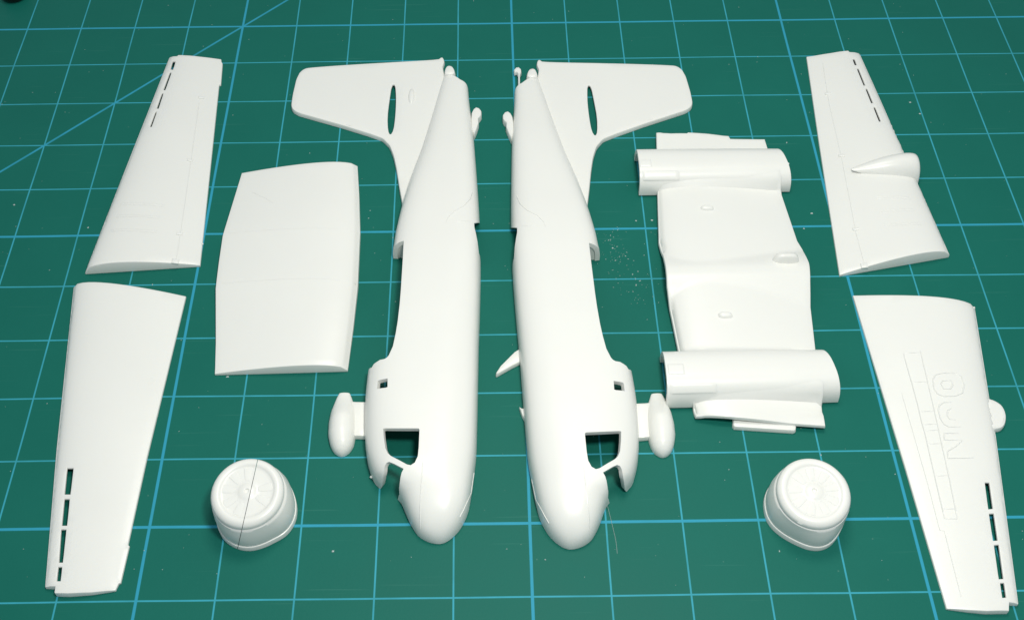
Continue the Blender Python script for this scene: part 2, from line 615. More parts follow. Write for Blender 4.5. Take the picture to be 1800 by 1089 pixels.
root = thing('wing_panel', 'plain white wing centre section skin with no nacelles, bent by gentle dihedral', 'wing part', U(500, 470))
out = UP([(378.3, 659.5), (611.6, 653), (622, 578), (630, 508.6), (632.4, 453), (634, 414.6), (632, 347), (629, 296)], 0) + [tuple(U(424.6, 303, 0.07)[:2])] + UP([(391.8, 416.5), (385, 463), (379.3, 508.6), (378.6, 600)], 0.08)
solid('skin', out, z3, parent=root, inner=wing_inner(le, te, -2.7, 1.5), step=0.1)
ridges('panel_line', [[(400, 410), (628, 409)], [(390, 498), (626, 498)]], z3, root, 0.014, 0.002)
ridge('scratch', [[(440, 336), (455, 343), (468, 349), (480, 357)]], z3, root, 0.012, 0.003)

# --- lower skin of an outer wing with the searchlight-like pod (far right)
E5 = 0.05
le = polyx(UP([(1511, 100), (1605, 309.7), (1667, 451)], 0.0)); te = polyx(UP([(1417.7, 98.5), (1440, 250), (1475.4, 484)], E5))
ya, yb = U(1570, 468)[1], U(1460, 95)[1]
z5 = wing_z(le, te, 0.205, 0.11, ya, yb, E5 * 0.8)
root = thing('wing_panel', 'white plastic outer wing half with bullet-shaped pod on its leading edge', 'wing part', U(1540, 300), 'outer wing halves')
out = [(1475.4, 485, 0.02), (1667, 452.5, 0), (1605, 309.7, 0), (1584, 262, 0), (1511, 100.5, .02), (1508, 97.5, .05), (1492, 97.2, .07), (1490, 92.5, .1), (1460.5, 93, .13), (1430, 96, .1), (1418, 99.2, E5), (1440, 250, E5)]
sl = [scaled(q, 1410, 80, 4.948) for q in ([(442, 117), (453, 117), (473, 170), (462, 170)], [(479, 199), (488, 199), (548, 347), (539, 347)], [(554, 374), (563, 374), (615, 500), (605, 500)], [(623, 534), (632, 534), (683, 660), (673, 660)])]
sl = [widen(q, 1.5) for q in sl]
H5 = [[tuple(onsurf(a, b, z5)[:2]) for a, b in q] for q in sl]
solid('skin', UP(out), z5, parent=root, holes=H5, inner=wing_inner(le, te, ya, yb), step=0.1)
ridges('groove', [[(1538, 346), (1600, 347)], [(1539, 349.5), (1601, 350.5)], [(1545.5, 370.5), (1606, 367.5)], [(1546.5, 374), (1607, 371)], [(1552, 394.6), (1619, 392)], [(1553, 398), (1620, 395.5)]], z5, root, 0.02, 0.006)
ridge('aileron_line', [[(1446, 110), (1457, 180), (1480, 280), (1505, 410), (1520, 466)]], z5, root, 0.014, 0.004)
for hx, hy in ((1454.5, 165), (1479, 274), (1504, 403)):
    box_on('hinge', hx, hy, 0.09, 0.05, 0.016, z5, root)
box_on('root_notch', 1519, 467, 0.10, 0.09, 0.02, z5, root)
# pod: a half bullet that grows from the skin towards the leading edge and overhangs it
a5 = U(1497, 297, 0.2); b5 = U(1608, 300, 0.06)


def pod5(s, t):
    # s 0..1 along, t -1..1 across
    k = s
    ax = a5[0] + (b5[0] - a5[0]) * k
    ayc = a5[1] + (b5[1] - a5[1]) * k + 0.0
    w = 0.02 + 0.235 * (math.sin(min(k, 1) * math.pi / 2) ** 0.9)
    hh = 0.01 + 0.37 * (math.sin(min(k, 1) * math.pi / 2) ** 1.1)
    if k > 0.86:
        q = (k - 0.86) / 0.14
        ax = a5[0] + (b5[0] - a5[0]) * (0.86 + 0.14 * math.sin(q * math.pi / 2))
        m = max(0.0, math.cos(q * math.pi / 2)) ** 0.5
        m = 0.72 + 0.28 * m
        hh *= m; w *= (0.9 + 0.1 * m)
    th = t * math.pi / 2
    zb = 0.19 * (1 - k) ** 0.8 + 0.0
    return np.array((ax, ayc + w * math.sin(th), zb + hh * max(math.cos(th), 0) ** 0.9))


V, F = [], []
ns, nt_ = 34, 20
for i in range(ns + 1):
    for j in range(nt_ + 1):
        p = pod5(i / ns, -1 + 2 * j / nt_); p[2] = max(p[2], 0.004); V.append(p)
for i in range(ns):
    for j in range(nt_):
        a = i * (nt_ + 1) + j
        F.append((a, a + 1, a + nt_ + 2, a + nt_ + 1))
F.append(tuple(ns * (nt_ + 1) + j for j in range(nt_ + 1)))
link('pod', V, F, PLASTIC, root, angle=50)

# --- lower wing skin with raised lettering (near right)
E6 = 0.05
le = polyx(UP([(1712, 545), (1739, 709), (1749.6, 770), (1788.6, 1063)], 0.0)); te = polyx(UP([(1499.6, 517.4), (1591.5, 820), (1666, 1070)], E6))
yr, yt = U(1600, 535)[1], U(1720, 1072)[1]
z6 = wing_z(le, te, 0.075, 0.20, yt, yr, E6 * 0.8)
root = thing('wing_panel', 'white outer wing half with raised NGO lettering and row of moulded rectangles', 'wing part', U(1650, 790), 'outer wing halves')
out = [(1499.6, 518.4, E6), (1591.5, 820, E6), (1664.5, 1068, E6), (1667, 1071.5, 0), (1700, 1076, 0), (1730.6, 1079, 0), (1769, 1078.5, 0), (1770.5, 1062.5, .02), (1787, 1064.5, 0), (1788.8, 1062, 0), (1749.6, 770, 0), (1739, 709, 0), (1711.8, 545.5, 0)]
sl = [scaled(q, 1590, 770, 3.414) for q in ([(483, 263), (509, 263), (531, 420), (504, 423)], [(508, 450), (536, 448), (559, 610), (532, 612)], [(538, 638), (566, 635), (594, 840), (567, 842)], [(575, 866), (598, 864), (610, 952), (588, 954)])]
H6 = [[tuple(onsurf(a, b, z6)[:2]) for a, b in q] for q in sl]
ol = UP(out)
solid('skin', ol, z6, parent=root, holes=H6, inner=wing_inner(le, te, yr, yt), step=0.1)
bump = [(1728, 704), (1740, 707), (1749, 711), (1758, 717.5), (1763.5, 727), (1766, 738), (1764, 751), (1758, 758), (1747, 760), (1736, 762), (1730, 735)]
solid('landing_light_bump', smooth_closed(UP(bump, 0.0), 1), lambda x, y: 0.105, parent=root, chamfer=0.05, step=0.06)
RL = dict(w=0.026, h=0.011)
letters = [
    [[(1685.5, 760.6), (1660, 760.6), (1659.7, 772.3), (1690.8, 773)], [(1690.8, 773.5), (1680, 783.6), (1665.4, 792.4), (1666.3, 804.6), (1711.7, 804)]],
    [[(1672, 706), (1659, 706.5), (1651, 712), (1649.4, 720.6), (1653.5, 735.5), (1659, 744.5), (1667.6, 749.5), (1689, 749.5)], [(1672, 717), (1666, 720.6), (1665, 729), (1669, 736), (1680, 737)]],
    [[(1678, 655), (1657.7, 655), (1645, 658), (1640, 666), (1642, 682.6), (1648, 691.7), (1659, 696), (1680, 695), (1692, 690), (1695, 675), (1690, 661), (1678, 655)], [(1671, 668), (1657.7, 668.5), (1654, 674), (1659, 683), (1671, 683), (1675, 676), (1671, 668)]]]
for lt in letters:
    ridge('raised_letter', lt, z6, root, **RL)
strip_l = [(1588, 620), (1603, 672.6), (1613, 709), (1620.5, 742), (1626, 761), (1638.4, 815), (1652.4, 876), (1661, 911)]
strip_r = [(1618, 616), (1636, 692.5), (1647.8, 743.7), (1650.6, 757.5), (1669.8, 844.7), (1683, 911)]
cross = [[(1588, 620), (1617, 619)], [(1602, 671), (1631, 670)], [(1615.5, 723), (1642, 721.5)], [(1620.5, 745), (1647.5, 744.5)], [(1625, 756), (1650, 755)], [(1630.5, 779.5), (1655, 778.5)], [(1643.5, 836), (1667.5, 834.5)], [(1657.5, 894.5), (1679.5, 893)], [(1661, 911), (1683, 911)]]
ridge('moulded_rectangles', [strip_l, strip_r] + cross, z6, root, 0.023, 0.010)
ridge('panel_line', [[(1585, 690), (1607, 766), (1631.4, 851.7), (1652, 931), (1660, 932.6), (1689.6, 1048)]], z6, root, 0.014, 0.005)


# ------------------------------------------------------------------ fuselage halves
NP, PB = 72, 56            # stations; the nose dome takes the last 16
Y_AFT, Y_DOME = 3.95, -4.15
tip = U(771, 949, 0.11)
Y_TIP = tip[1]


def y_of(p):
    if p <= PB:
        return Y_AFT + (Y_DOME - Y_AFT) * p / PB
    a = min((p - PB) / (NP - PB), 1.0) * math.pi / 2
    return Y_DOME + (Y_TIP - Y_DOME) * math.sin(a)


PP = np.linspace(0, NP, NP * 10 + 1)
YY = np.array([y_of(p) for p in PP])


def p_of(y):
    return float(np.interp(-y, -YY, PP))


roof_px = [(783, 100), (779, 140), (768, 180), (758, 216), (742, 270), (720.7, 328), (708.6, 368), (702, 395), (695.5, 425), (692.5, 450), (684, 490), (672, 540), (660, 590), (653, 640), (648.5, 665), (645.5, 690), (643.5, 712), (642.6, 772), (644, 798), (649, 825), (657, 848), (669, 861), (690, 871), (703, 878), (709.5, 890), (718.6, 911), (735, 937), (748, 945)]
belly_px = [(818, 110), (822, 147), (825, 184), (832, 237), (834, 261), (837.6, 308), (841, 356), (843, 389), (845, 440), (845, 500), (843.5, 560), (841.5, 620), (839.5, 729), (837.5, 805), (834, 831), (830, 864), (822.6, 897.5), (808, 926), (794, 940)]


def edge_curve(px, sig):
    q = UP([(a, b, 0.09 * min(1.0, max(0.0, (b - 872) / 25.0))) for a, b in px])
    pp = np.array([p_of(b) for a, b in q] + [NP]); xx = np.array([a for a, b in q] + [tip[0]])
    o = np.argsort(pp); c = np.interp(PP, pp[o], xx[o])
    k = np.arange(-int(3 * sig * 10), int(3 * sig * 10) + 1); g = np.exp(-(k / (sig * 10)) ** 2 / 2); g /= g.sum()
    ext = np.concatenate([2 * c[0] - c[len(k) // 2:0:-1], c, np.full(len(k) // 2, c[-1])])
    sm = np.convolve(ext, g, 'valid')
    w = np.clip((NP - PP) / 2.0, 0, 1)
    return sm * w + c * (1 - w)


XL, XR = edge_curve(roof_px, 0.3), edge_curve(belly_px, 0.7)
H_y = [(3.95, 0.10), (3.3, 0.18), (2.0, 0.30), (0.3, 0.44), (-0.6, 0.49), (-1.8, 0.52), (-3.4, 0.53), (-4.15, 0.525)]
hh_ = np.interp(-YY, [-a for a, b in H_y], [b for a, b in H_y])
dome = np.clip((Y_DOME - YY) / (Y_DOME - Y_TIP), 0, 1)
HH = hh_ * np.maximum(1 - dome ** 2.35, 0) ** (1 / 2.2)
NN = np.interp(PP, [0, 20, 30, 50, NP], [2.6, 3.2, 3.6, 3.6, 2.3])


def fus(p, t):
    p = min(max(p, 0), NP)
    xl, xr, h, n = (float(np.interp(p, PP, A)) for A in (XL, XR, HH, NN))
    t = min(max(t, -1.0), 1.0)
    u = math.sin(math.pi / 2 * t * (1.5 - 0.5 * t * t))
    x = (xl + xr) / 2 + (xr - xl) / 2 * u
    z = h * max(0.0, 1 - abs(u) ** n) ** (1 / n)
    return np.array((x, float(np.interp(p, PP, YY)), z))


# dense table of the outer surface for pixel -> (p, t)
GP = np.linspace(0, NP - 0.05, 700); GT = np.linspace(-0.998, 0.998, 420)
xl, xr, h, n, yy = (np.interp(GP, PP, A)[:, None] for A in (XL, XR, HH, NN, YY))
uu = np.sin(math.pi / 2 * GT * (1.5 - 0.5 * GT ** 2))[None, :]
GX = (xl + xr) / 2 + (xr - xl) / 2 * uu
GZ = h * np.maximum(0, 1 - np.abs(uu) ** n) ** (1 / n)
GG = np.stack([GX, np.broadcast_to(yy, GX.shape), GZ], -1)
gn = np.cross(np.gradient(GG, axis=0), np.gradient(GG, axis=1))
gn *= np.sign(gn[..., 2:3] + 1e-12)
FACING = (gn * (CAM - GG)).sum(-1) > 0
GPX = proj(GG)


def pt_of(px, py):
    d = (GPX[..., 0] - px) ** 2 + (GPX[..., 1] - py) ** 2 + np.where(FACING, 0, 1e4)
    i, j = np.unravel_index(np.argmin(d), d.shape)
    a, b = float(GP[i]), float(GT[j])
    a0, b0 = a, b
    for _ in range(4):
        e = 2e-3
        f0 = proj(fus(a, b)); J = np.array([(proj(fus(a + e, b)) - f0) / e, (proj(fus(a, b + e)) - f0) / e]).T
        if abs(np.linalg.det(J)) < 1e-3:
            break
        d = np.linalg.solve(J, np.array((px, py)) - f0)
        a += float(np.clip(d[0], -0.1, 0.1)); b += float(np.clip(d[1], -0.01, 0.01))
    if abs(a - a0) > 0.3 or abs(b - b0) > 0.03 or abs(b) > 0.999:
        return (a0, b0)
    return (a, b)


def pts_of(pxs, closed=False, step=6.0):
    return [pt_of(*q) for q in dens(pxs, step, closed)]


def edge_p(px, py, z=0.0):
    return p_of(U(px, py, z)[1])


def edge_run(p0, p1, t):
    n = max(2, int(abs(p1 - p0)))
    return [(p0 + (p1 - p0) * k / n, t) for k in range(n + 1)]


# the outline of the skin, walked once round in parameter space
o_ = [pt_of(*q) for q in ((800, 134), (809, 140), (819, 147))]
p_belly0 = edge_p(824, 165); p_notch = edge_p(842.5, 391)
o_ += edge_run(p_belly0, p_notch, 1.0)
o_ += pts_of(((833.5, 392), (834, 400), (836.5, 410), (839.5, 425), (842, 445)))
o_ += edge_run(edge_p(844, 470), NP - 0.08, 1.0)
o_ += edge_run(NP - 0.08, edge_p(702, 877), -1.0)
o_ += pts_of(((702, 868), (701.5, 858), (704, 838), (706, 830), (709.5, 823), (692, 814), (684, 811), (679, 813), (676, 819), (673.8, 835), (671.5, 855)))
o_ += [(edge_p(670.5, 859), -1.0)]
o_ += edge_run(edge_p(659, 850), edge_p(650.5, 656), -1.0)
o_ += pts_of(((653.5, 645.5), (657, 639.5), (662.4, 635.5), (668, 632), (675.6, 630.5), (680, 628), (683.5, 624), (690.7, 608), (695.5, 586), (699, 565), (702.5, 535), (704.5, 511), (706.5, 480), (708, 456)))
pe = edge_p(692.7, 454.5)
cp = [pt_of(709, 440), pt_of(709.5, 424)]
o_ += [(pe, cp[1][1])]
o_ += [(pe, cp[1][1] + (-1 - cp[1][1]) * k / 5) for k in range(1, 6)]
o_ += edge_run(pe - 0.5, edge_p(779, 140), -1.0)
o_ += [pt_of(786, 130)]
FUS_OUT = o_
WIN = [(343, 403), (351, 400), (530, 400), (537, 406), (533, 500), (528, 548), (512, 582), (490, 596), (470, 592), (430, 570), (385, 547), (368, 532), (355, 505), (347, 450)]
FUS_HOLES = [pts_of(scaled(WIN, 560, 620, 3.027), True, 5.0),
             [pt_of(*q) for q in scaled([(314, 150), (320, 145), (367, 135), (367, 180), (358, 184), (311, 191)], 560, 620, 3.027)]]
FUS_IN = [(p, t) for p in list(np.arange(0.5, PB, 1.0)) + list(np.arange(PB, NP - 0.4, 0.75)) for t in np.linspace(-0.98, 0.98, 33)]

RA = math.radians(0.9557)


def mirror(V):
    V = np.array(V, float)
    a = V[:, :2] * [-1, 1]
    Q = np.array([[math.cos(RA), -math.sin(RA)], [math.sin(RA), math.cos(RA)]])
    V[:, :2] = a @ Q.T + [-0.75855, -0.11851]
    return V


def mxy(pts, flip):
    P = np.array([(a, b, 0) for a, b in pts], float)
    return [tuple(q[:2]) for q in (mirror(P) if flip else P)]


def fus_line(pxs):
    return [fus(*pt_of(*q)) for q in dens(pxs, 10, False)]


def fuselage(flip):
    lab = ('white fuselage half without tail hook or antenna, beside the plain centre wing skin' if not flip else
           'white fuselage half with blade antenna on its belly and small tail hook')
    c = np.array([[U(750, 600)[0], U(750, 600)[1], 0]])
    if flip:
        c = mirror(c)
    root = thing('fuselage_half', lab, 'fuselage part', c[0], 'fuselage halves')
    xf = mirror if flip else None
    shell('side_skin', FUS_OUT, fus, root, FUS_HOLES, FUS_IN, 0.075, 1.0, 0.06, xf)
    # flat bulkhead that closes the saddle behind the wing seat
    tc = cp[1][1]
    arc = [fus(pe, tc + (-1 - tc) * k / 10) for k in range(11)]
    prof = [(q[0], q[2] - 0.012) for q in arc] + [(arc[0][0] + 0.02, 0.004), (arc[0][0] + 0.02, arc[0][2] - 0.012)]
    prof = [(a, max(b, 0.004)) for a, b in prof]
    yb_ = y_of(pe) + 0.012
    n_ = len(prof)
    Vb = [(a, yb_, b) for a, b in prof] + [(a, yb_ + 0.06, b) for a, b in prof]
    Fb = [tuple(range(n_)), tuple(range(2 * n_ - 1, n_ - 1, -1))] + [(k, (k + 1) % n_, (k + 1) % n_ + n_, k + n_) for k in range(n_)]
    link('bulkhead', mirror(np.array(Vb)) if flip else Vb, Fb, PLASTIC, root, smooth=False)
    # tail fin, a flat half slab at the split plane
    fin = [(779, 124, .0), (781.5, 108, .1), (780, 101, .1), (776, 99, .1), (773, 101, .1), (770, 103.5, .1), (640, 110.5, .1), (545, 117, .1), (534, 119.5, .1), (526, 126, .1), (520, 138, .1), (514, 166, .08), (511.6, 188, .05), (515, 197, .03), (525, 203.5, .02), (600, 226, 0), (650, 241.5, 0), (672.7, 249.5, 0), (685, 262, 0), (692, 280, 0), (697, 303, 0), (702, 335, 0), (708, 368, 0)]
    fin = fin[:9] + [tuple(q) for q in dens(fin[9:], 12, False)]
    fin = [fin[0]] + smooth_open(fin[1:], 2)
    fo = UP(fin) + UP([(730, 330), (760, 250), (788, 170)], 0)
    hole = smooth_closed(UP([(688.5, 149), (694.5, 147.5), (696, 170), (695.5, 190), (694, 210), (691.5, 228), (686, 237.5), (682, 229), (681, 204), (684.5, 176)], 0.1), 1)
    yf0, yf1 = U(600, 226)[1], U(600, 112)[1]
    fz = lambda x, y: 0.095
    if flip:
        fo = mxy(fo, True); hole = mxy(hole, True)
    fn = solid('tail_fin', fo, fz, parent=root, holes=[hole], step=0.1, chamfer=0.06)
    fb = mxy([tuple(U(723, 167, 0.13)[:2])], flip)[0]
    if not flip:
        blister('fin_blister', fb, 0.055, 0.20, 0.035, fz, fn)
    # radar pod beside the roof: half a teardrop, cut flat at its rear
    st = [(692.5, 596, 615.5), (700, 592, 618.5), (711, 587.5, 622.5), (725, 582, 625), (745, 578, 625.3), (765, 577, 625), (775, 578.8, 623.4), (783, 580.8, 621.3), (790, 584.3, 617.3), (795, 588.3, 612.8), (798, 592.6, 608.3), (799.5, 596, 604.8), (800.3, 599, 601.8)]
    ys_ = np.array([q[0] for q in st]); tt = np.linspace(0, 1, 40)
    yq = ys_[0] + (ys_[-1] - ys_[0]) * np.sin(tt * math.pi / 2) ** 1.0
    V, F = [], []
    na = 19
    for q in yq:
        l_, r_ = np.interp(q, ys_, [k[1] for k in st]), np.interp(q, ys_, [k[2] for k in st])
        A, B = U(l_, q, 0.04), U(r_, q, 0.04)
        w_ = (B[0] - A[0]) / 2
        for k in range(na):
            th_ = math.pi * k / (na - 1)
            kk = min(1.0, (q - ys_[0]) / 45.0)
            ex = 0.55 + 0.45 * kk
            V.append(((A[0] + B[0]) / 2 - w_ * math.cos(th_), (A[1] + B[1]) / 2, 0.004 + 0.03 + (0.05 + (w_ * 1.15 - 0.05) * kk) * math.sin(th_) ** ex))
        V.append((V[-1][0], V[-1][1], 0.004)); V.append((V[-na - 1][0], V[-na - 1][1], 0.004))
    m_ = na + 2
    for a in range(len(yq) - 1):
        for k in range(m_):
            F.append((a * m_ + k, a * m_ + (k + 1) % m_, (a + 1) * m_ + (k + 1) % m_, (a + 1) * m_ + k))
    F += [tuple(range(m_)), tuple((len(yq) - 1) * m_ + k for k in range(m_))]
    pd = link('radar_pod', mirror(np.array(V)) if flip else V, F, PLASTIC, root, angle=55)
    py_ = UP(scaled([(180, 275), (258, 277), (262, 300), (262, 440), (250, 461), (185, 458)], 560, 620, 3.027), 0.0)
    solid('pylon', mxy(py_, flip), lambda x, y: 0.10, parent=pd, chamfer=0.03, step=0.1)
    # tail bumper under the belly, and the light at the tail's end
    bo = UP([(828, 212), (829, 200), (832, 194), (836.5, 190.5), (842.5, 192), (846.5, 197), (846.5, 203.5), (843.5, 208), (841, 210), (841.8, 218), (838.5, 228), (833.5, 240), (829, 230)], 0.10)
    solid('tail_bumper', mxy(bo, flip), lambda x, y: 0.14, parent=root, chamfer=0.035, step=0.08)
    tl = [(781, 138), (782, 127), (785.5, 122), (791, 121), (796, 123), (799.5, 128), (801, 137)]
    solid('tail_light', smooth_closed(mxy(UP(tl, 0.1), flip), 1), lambda x, y: 0.2, parent=root, chamfer=0.05, step=0.08)
    # fine raised panel lines on the skin
    ln = [fus_line(q) for q in ([(743, 812), (740, 860), (738, 900), (739, 930)], [(831, 335), (826, 350), (815, 362), (797, 372), (787, 383), (784, 392)], [(802, 388), (826, 389)], [(833, 830), (828, 866), (815, 895), (808, 908)])]
    if flip:
        ln = [list(mirror(np.array(q))) for q in ln]
    ridges('panel_line', ln, None, root, 0.016, 0.007, xyz=True)
    if flip:
        hk = [(910.5, 155), (910.5, 135), (908, 130.5), (904, 132), (903, 127.5), (907, 123), (912, 122.5), (916, 126), (916.5, 131), (914, 136), (914.5, 155)]
        solid('tail_hook', UP(hk, 0.05), lambda x, y: 0.12, parent=root, chamfer=0.03, step=0.05, zbot=0.03)
        bl = [(917, 614.5), (912, 616), (904, 621), (893, 632), (880, 645), (872, 657), (871.5, 660.5), (873.5, 661), (885, 654.5), (900, 646), (918, 637)]
        solid('blade_antenna', UP(bl, 0.03), lambda x, y: 0.085, parent=root, chamfer=0.03, step=0.08)
        fn2 = [(912.5, 717), (916, 720), (926, 720), (928, 742), (924, 742), (918, 733)]
        solid('belly_fin', UP(fn2, 0.03), lambda x, y: 0.085, parent=root, chamfer=0.025, step=0.06)
    return root


fuselage(False)
fuselage(True)

# ------------------------------------------------------------------ centre section underside with nacelles (right of the fuselage)
lp = UP([(1152, 240), (1154, 340), (1157, 428), (1164, 455), (1170, 516), (1191.5, 614), (1222, 725)], 0.08)
tp = UP([(1343, 247), (1370, 328), (1401, 425.8), (1418, 478), (1420, 510), (1434, 619), (1450, 752)], 0.06)
le, te = polyx(lp), polyx(tp)
yc4 = U(1290, 478, 0.3)[1]


NAC_Y = ((1.09, 0.408), (-2.88, 0.408))


def z4(x, y):
    a, b = le(y), te(y)
    v = min(max((x - a) / (b - a), 0), 1)
    d = abs(y - yc4)
    w = 0.05 + 0.11 * max(0.0, 1 - d / 2.75) + (0.18 - 0.05 * min(1.0, d / 2.75)) * naca(v)
    e_ = min(1.0, max(0.0, (d - 2.15) / 0.3)); w = max(w, 0.14 * e_ * e_ * (3 - 2 * e_))
    bel = 0.365 - 0.55 * max(0.0, d - 0.06) ** 1.35 - 0.02 * (2 * v - 1) ** 2
    def smax(p, q, k):
        return max(p, q) + max(0.0, k - abs(p - q)) ** 2 / (4 * k)
    m = smax(w, bel, 0.006)
    for yc, hw in NAC_Y:
        e = abs(y - yc) / hw
        if e < 1:
            m = smax(m, 0.03 + 0.39 * (1 - e ** 2.6) ** (1 / 2.6) - 0.008, 0.17)
        else:
            m = smax(m, 0.02 - (e - 1) * 0.9, 0.17)
    return m


root = thing('wing_panel', 'white wing centre section underside carrying two half-round engine nacelles', 'wing part', U(1290, 490))
zt_ = z4(4.0, 2.0)
far = [(1343.5, 248.5, .08), (1285, 239, .2), (1282, 234, .2), (1245, 231, .21), (1209, 230.5, .2), (1208, 232, .2), (1180, 232.5, .18), (1160, 233.5, .12), (1153, 237, .08)]
near = [(1219, 716, .1), (1223, 732.5, .1), (1240, 733, .11), (1261, 735.5, .11), (1300, 740, .10), (1360, 745, .09), (1449.7, 752, 0.08)]
out = UP(far) + UP([(1155.5, 345), (1157.5, 428), (1164, 455), (1170, 516), (1180, 560), (1191.5, 614)], 0.1) + UP(near) + UP([(1434, 619), (1420, 510), (1417.5, 478), (1410, 441), (1401, 425.8), (1370, 328)], 0.09)
o4 = solid('skin', out, z4, parent=root, inner=wing_inner(le, te, 2.1, -3.8, 0.045), step=0.09, zbot=lambda x, y: max(0.004, z4(x, y) - 0.06), chamfer=0.025)
tab = UP([(1288.5, 730), (1288, 747), (1291, 750.5), (1395, 757.5), (1399, 756), (1400, 747), (1399, 735)], 0.07)
solid('joint_tab', tab, lambda x, y: 0.09, parent=root, chamfer=0.035, step=0.1)


def nacelle_map(x0, x1, yc0, yc1, w0, w1, h0, h1, zb):
    def f(s, t):
        k = min(max(s, 0), 1)
        x = x0 + (x1 - x0) * s
        yc = yc0 + (yc1 - yc0) * k; w = w0 + (w1 - w0) * k * k; hh = h0 + (h1 - h0) * k * k
        th = t * math.pi / 2
        sn = math.sin(math.pi / 2 * min(max(t, -1), 1))
        n = 2.6
        return np.array((x, yc + w * sn, zb + hh * max(0.0, 1 - abs(sn) ** n) ** (1 / n)))
    return f


def px_on(fm, px, py):
    best = min(((proj(fm(a, b)) - np.array((px, py))) @ (proj(fm(a, b)) - np.array((px, py))), a, b) for a in np.linspace(0, 0.5, 60) for b in np.linspace(-0.98, 0.6, 70))
    return best[1], best[2]


PANELS_FAR = (((1122, 280), (1147, 294), 0.012), ((1126, 300), (1196, 318), 0.012))
PANELS_NEAR = (((1171, 639), (1204, 658), 0.012), ((1176, 673), (1262, 692), 0.012))


def zf_grid(fm, name, s0, s1, t0, t1, off, parent, ns=8, nt=5):
    """a raised rectangular panel that follows the nacelle"""
    V, F = [], []
    for i in range(ns + 1):
        for j in range(nt + 1):
            edge = i in (0, ns) or j in (0, nt)
            s, t = s0 + (s1 - s0) * i / ns, t0 + (t1 - t0) * j / nt
            a = fm(s, t); e = 1e-3
            nn = np.cross(fm(s + e, t) - fm(s - e, t), fm(s, t + e) - fm(s, t - e)); nn /= np.linalg.norm(nn)
            if nn[2] < 0:
                nn = -nn
            V.append(a + nn * (-0.01 if edge else off))
    for i in range(ns):
        for j in range(nt):
            a = i * (nt + 1) + j
            F.append((a, a + 1, a + nt + 2, a + nt + 1))
    return link(name, V, F, PLASTIC, parent, angle=70)


for (x0, x1, yc0, yc1, w0, w1, h0, h1) in ((1.955, 4.38, 1.09, 1.10, 0.415, 0.385, 0.335, 0.32), (1.965, 4.37, -2.89, -2.86, 0.415, 0.385, 0.335, 0.32)):
    fm = nacelle_map(x0, x1, yc0, yc1, w0, w1, h0 + 0.07, h1 + 0.07, 0.03)
    # rear end is cut on a slant, rounder towards the crown
    ol = [(0.0, t) for t in np.linspace(-1, 1, 21)] + [(s, 1.0) for s in np.linspace(0.1, 0.9, 9)] + [(0.985 - 0.045 * t - 0.02 * t * t, t) for t in np.linspace(0.95, -1, 21)] + [(s, -1.0) for s in np.linspace(0.9, 0.1, 9)]
    inn = [(s, t) for s in np.linspace(0.03, 0.97, 26) for t in np.linspace(-0.95, 0.95, 27)]
    nac = shell('nacelle', ol, fm, root, (), inn, 0.07, 0.05, 0.08, angle=45)
    for a, b, off in (PANELS_FAR if yc0 > 0 else PANELS_NEAR):
        (s0, t0), (s1, t1) = (px_on(fm, *q) for q in (a, b))
        zf_grid(fm, 'access_panel', s0, s1, t0, t1, off, nac, 14, 8)
for px, py in ((1243, 366), (1275, 554)):
    q = onsurf(px, py, z4)
    blister('drain_fairing', q, 0.11, 0.055, 0.05, z4, root, power=2.6)
q = onsurf(1381, 457, z4)
blister('intake_scoop', q, 0.20, 0.08, 0.16, z4, root, power=3.2, n=28)


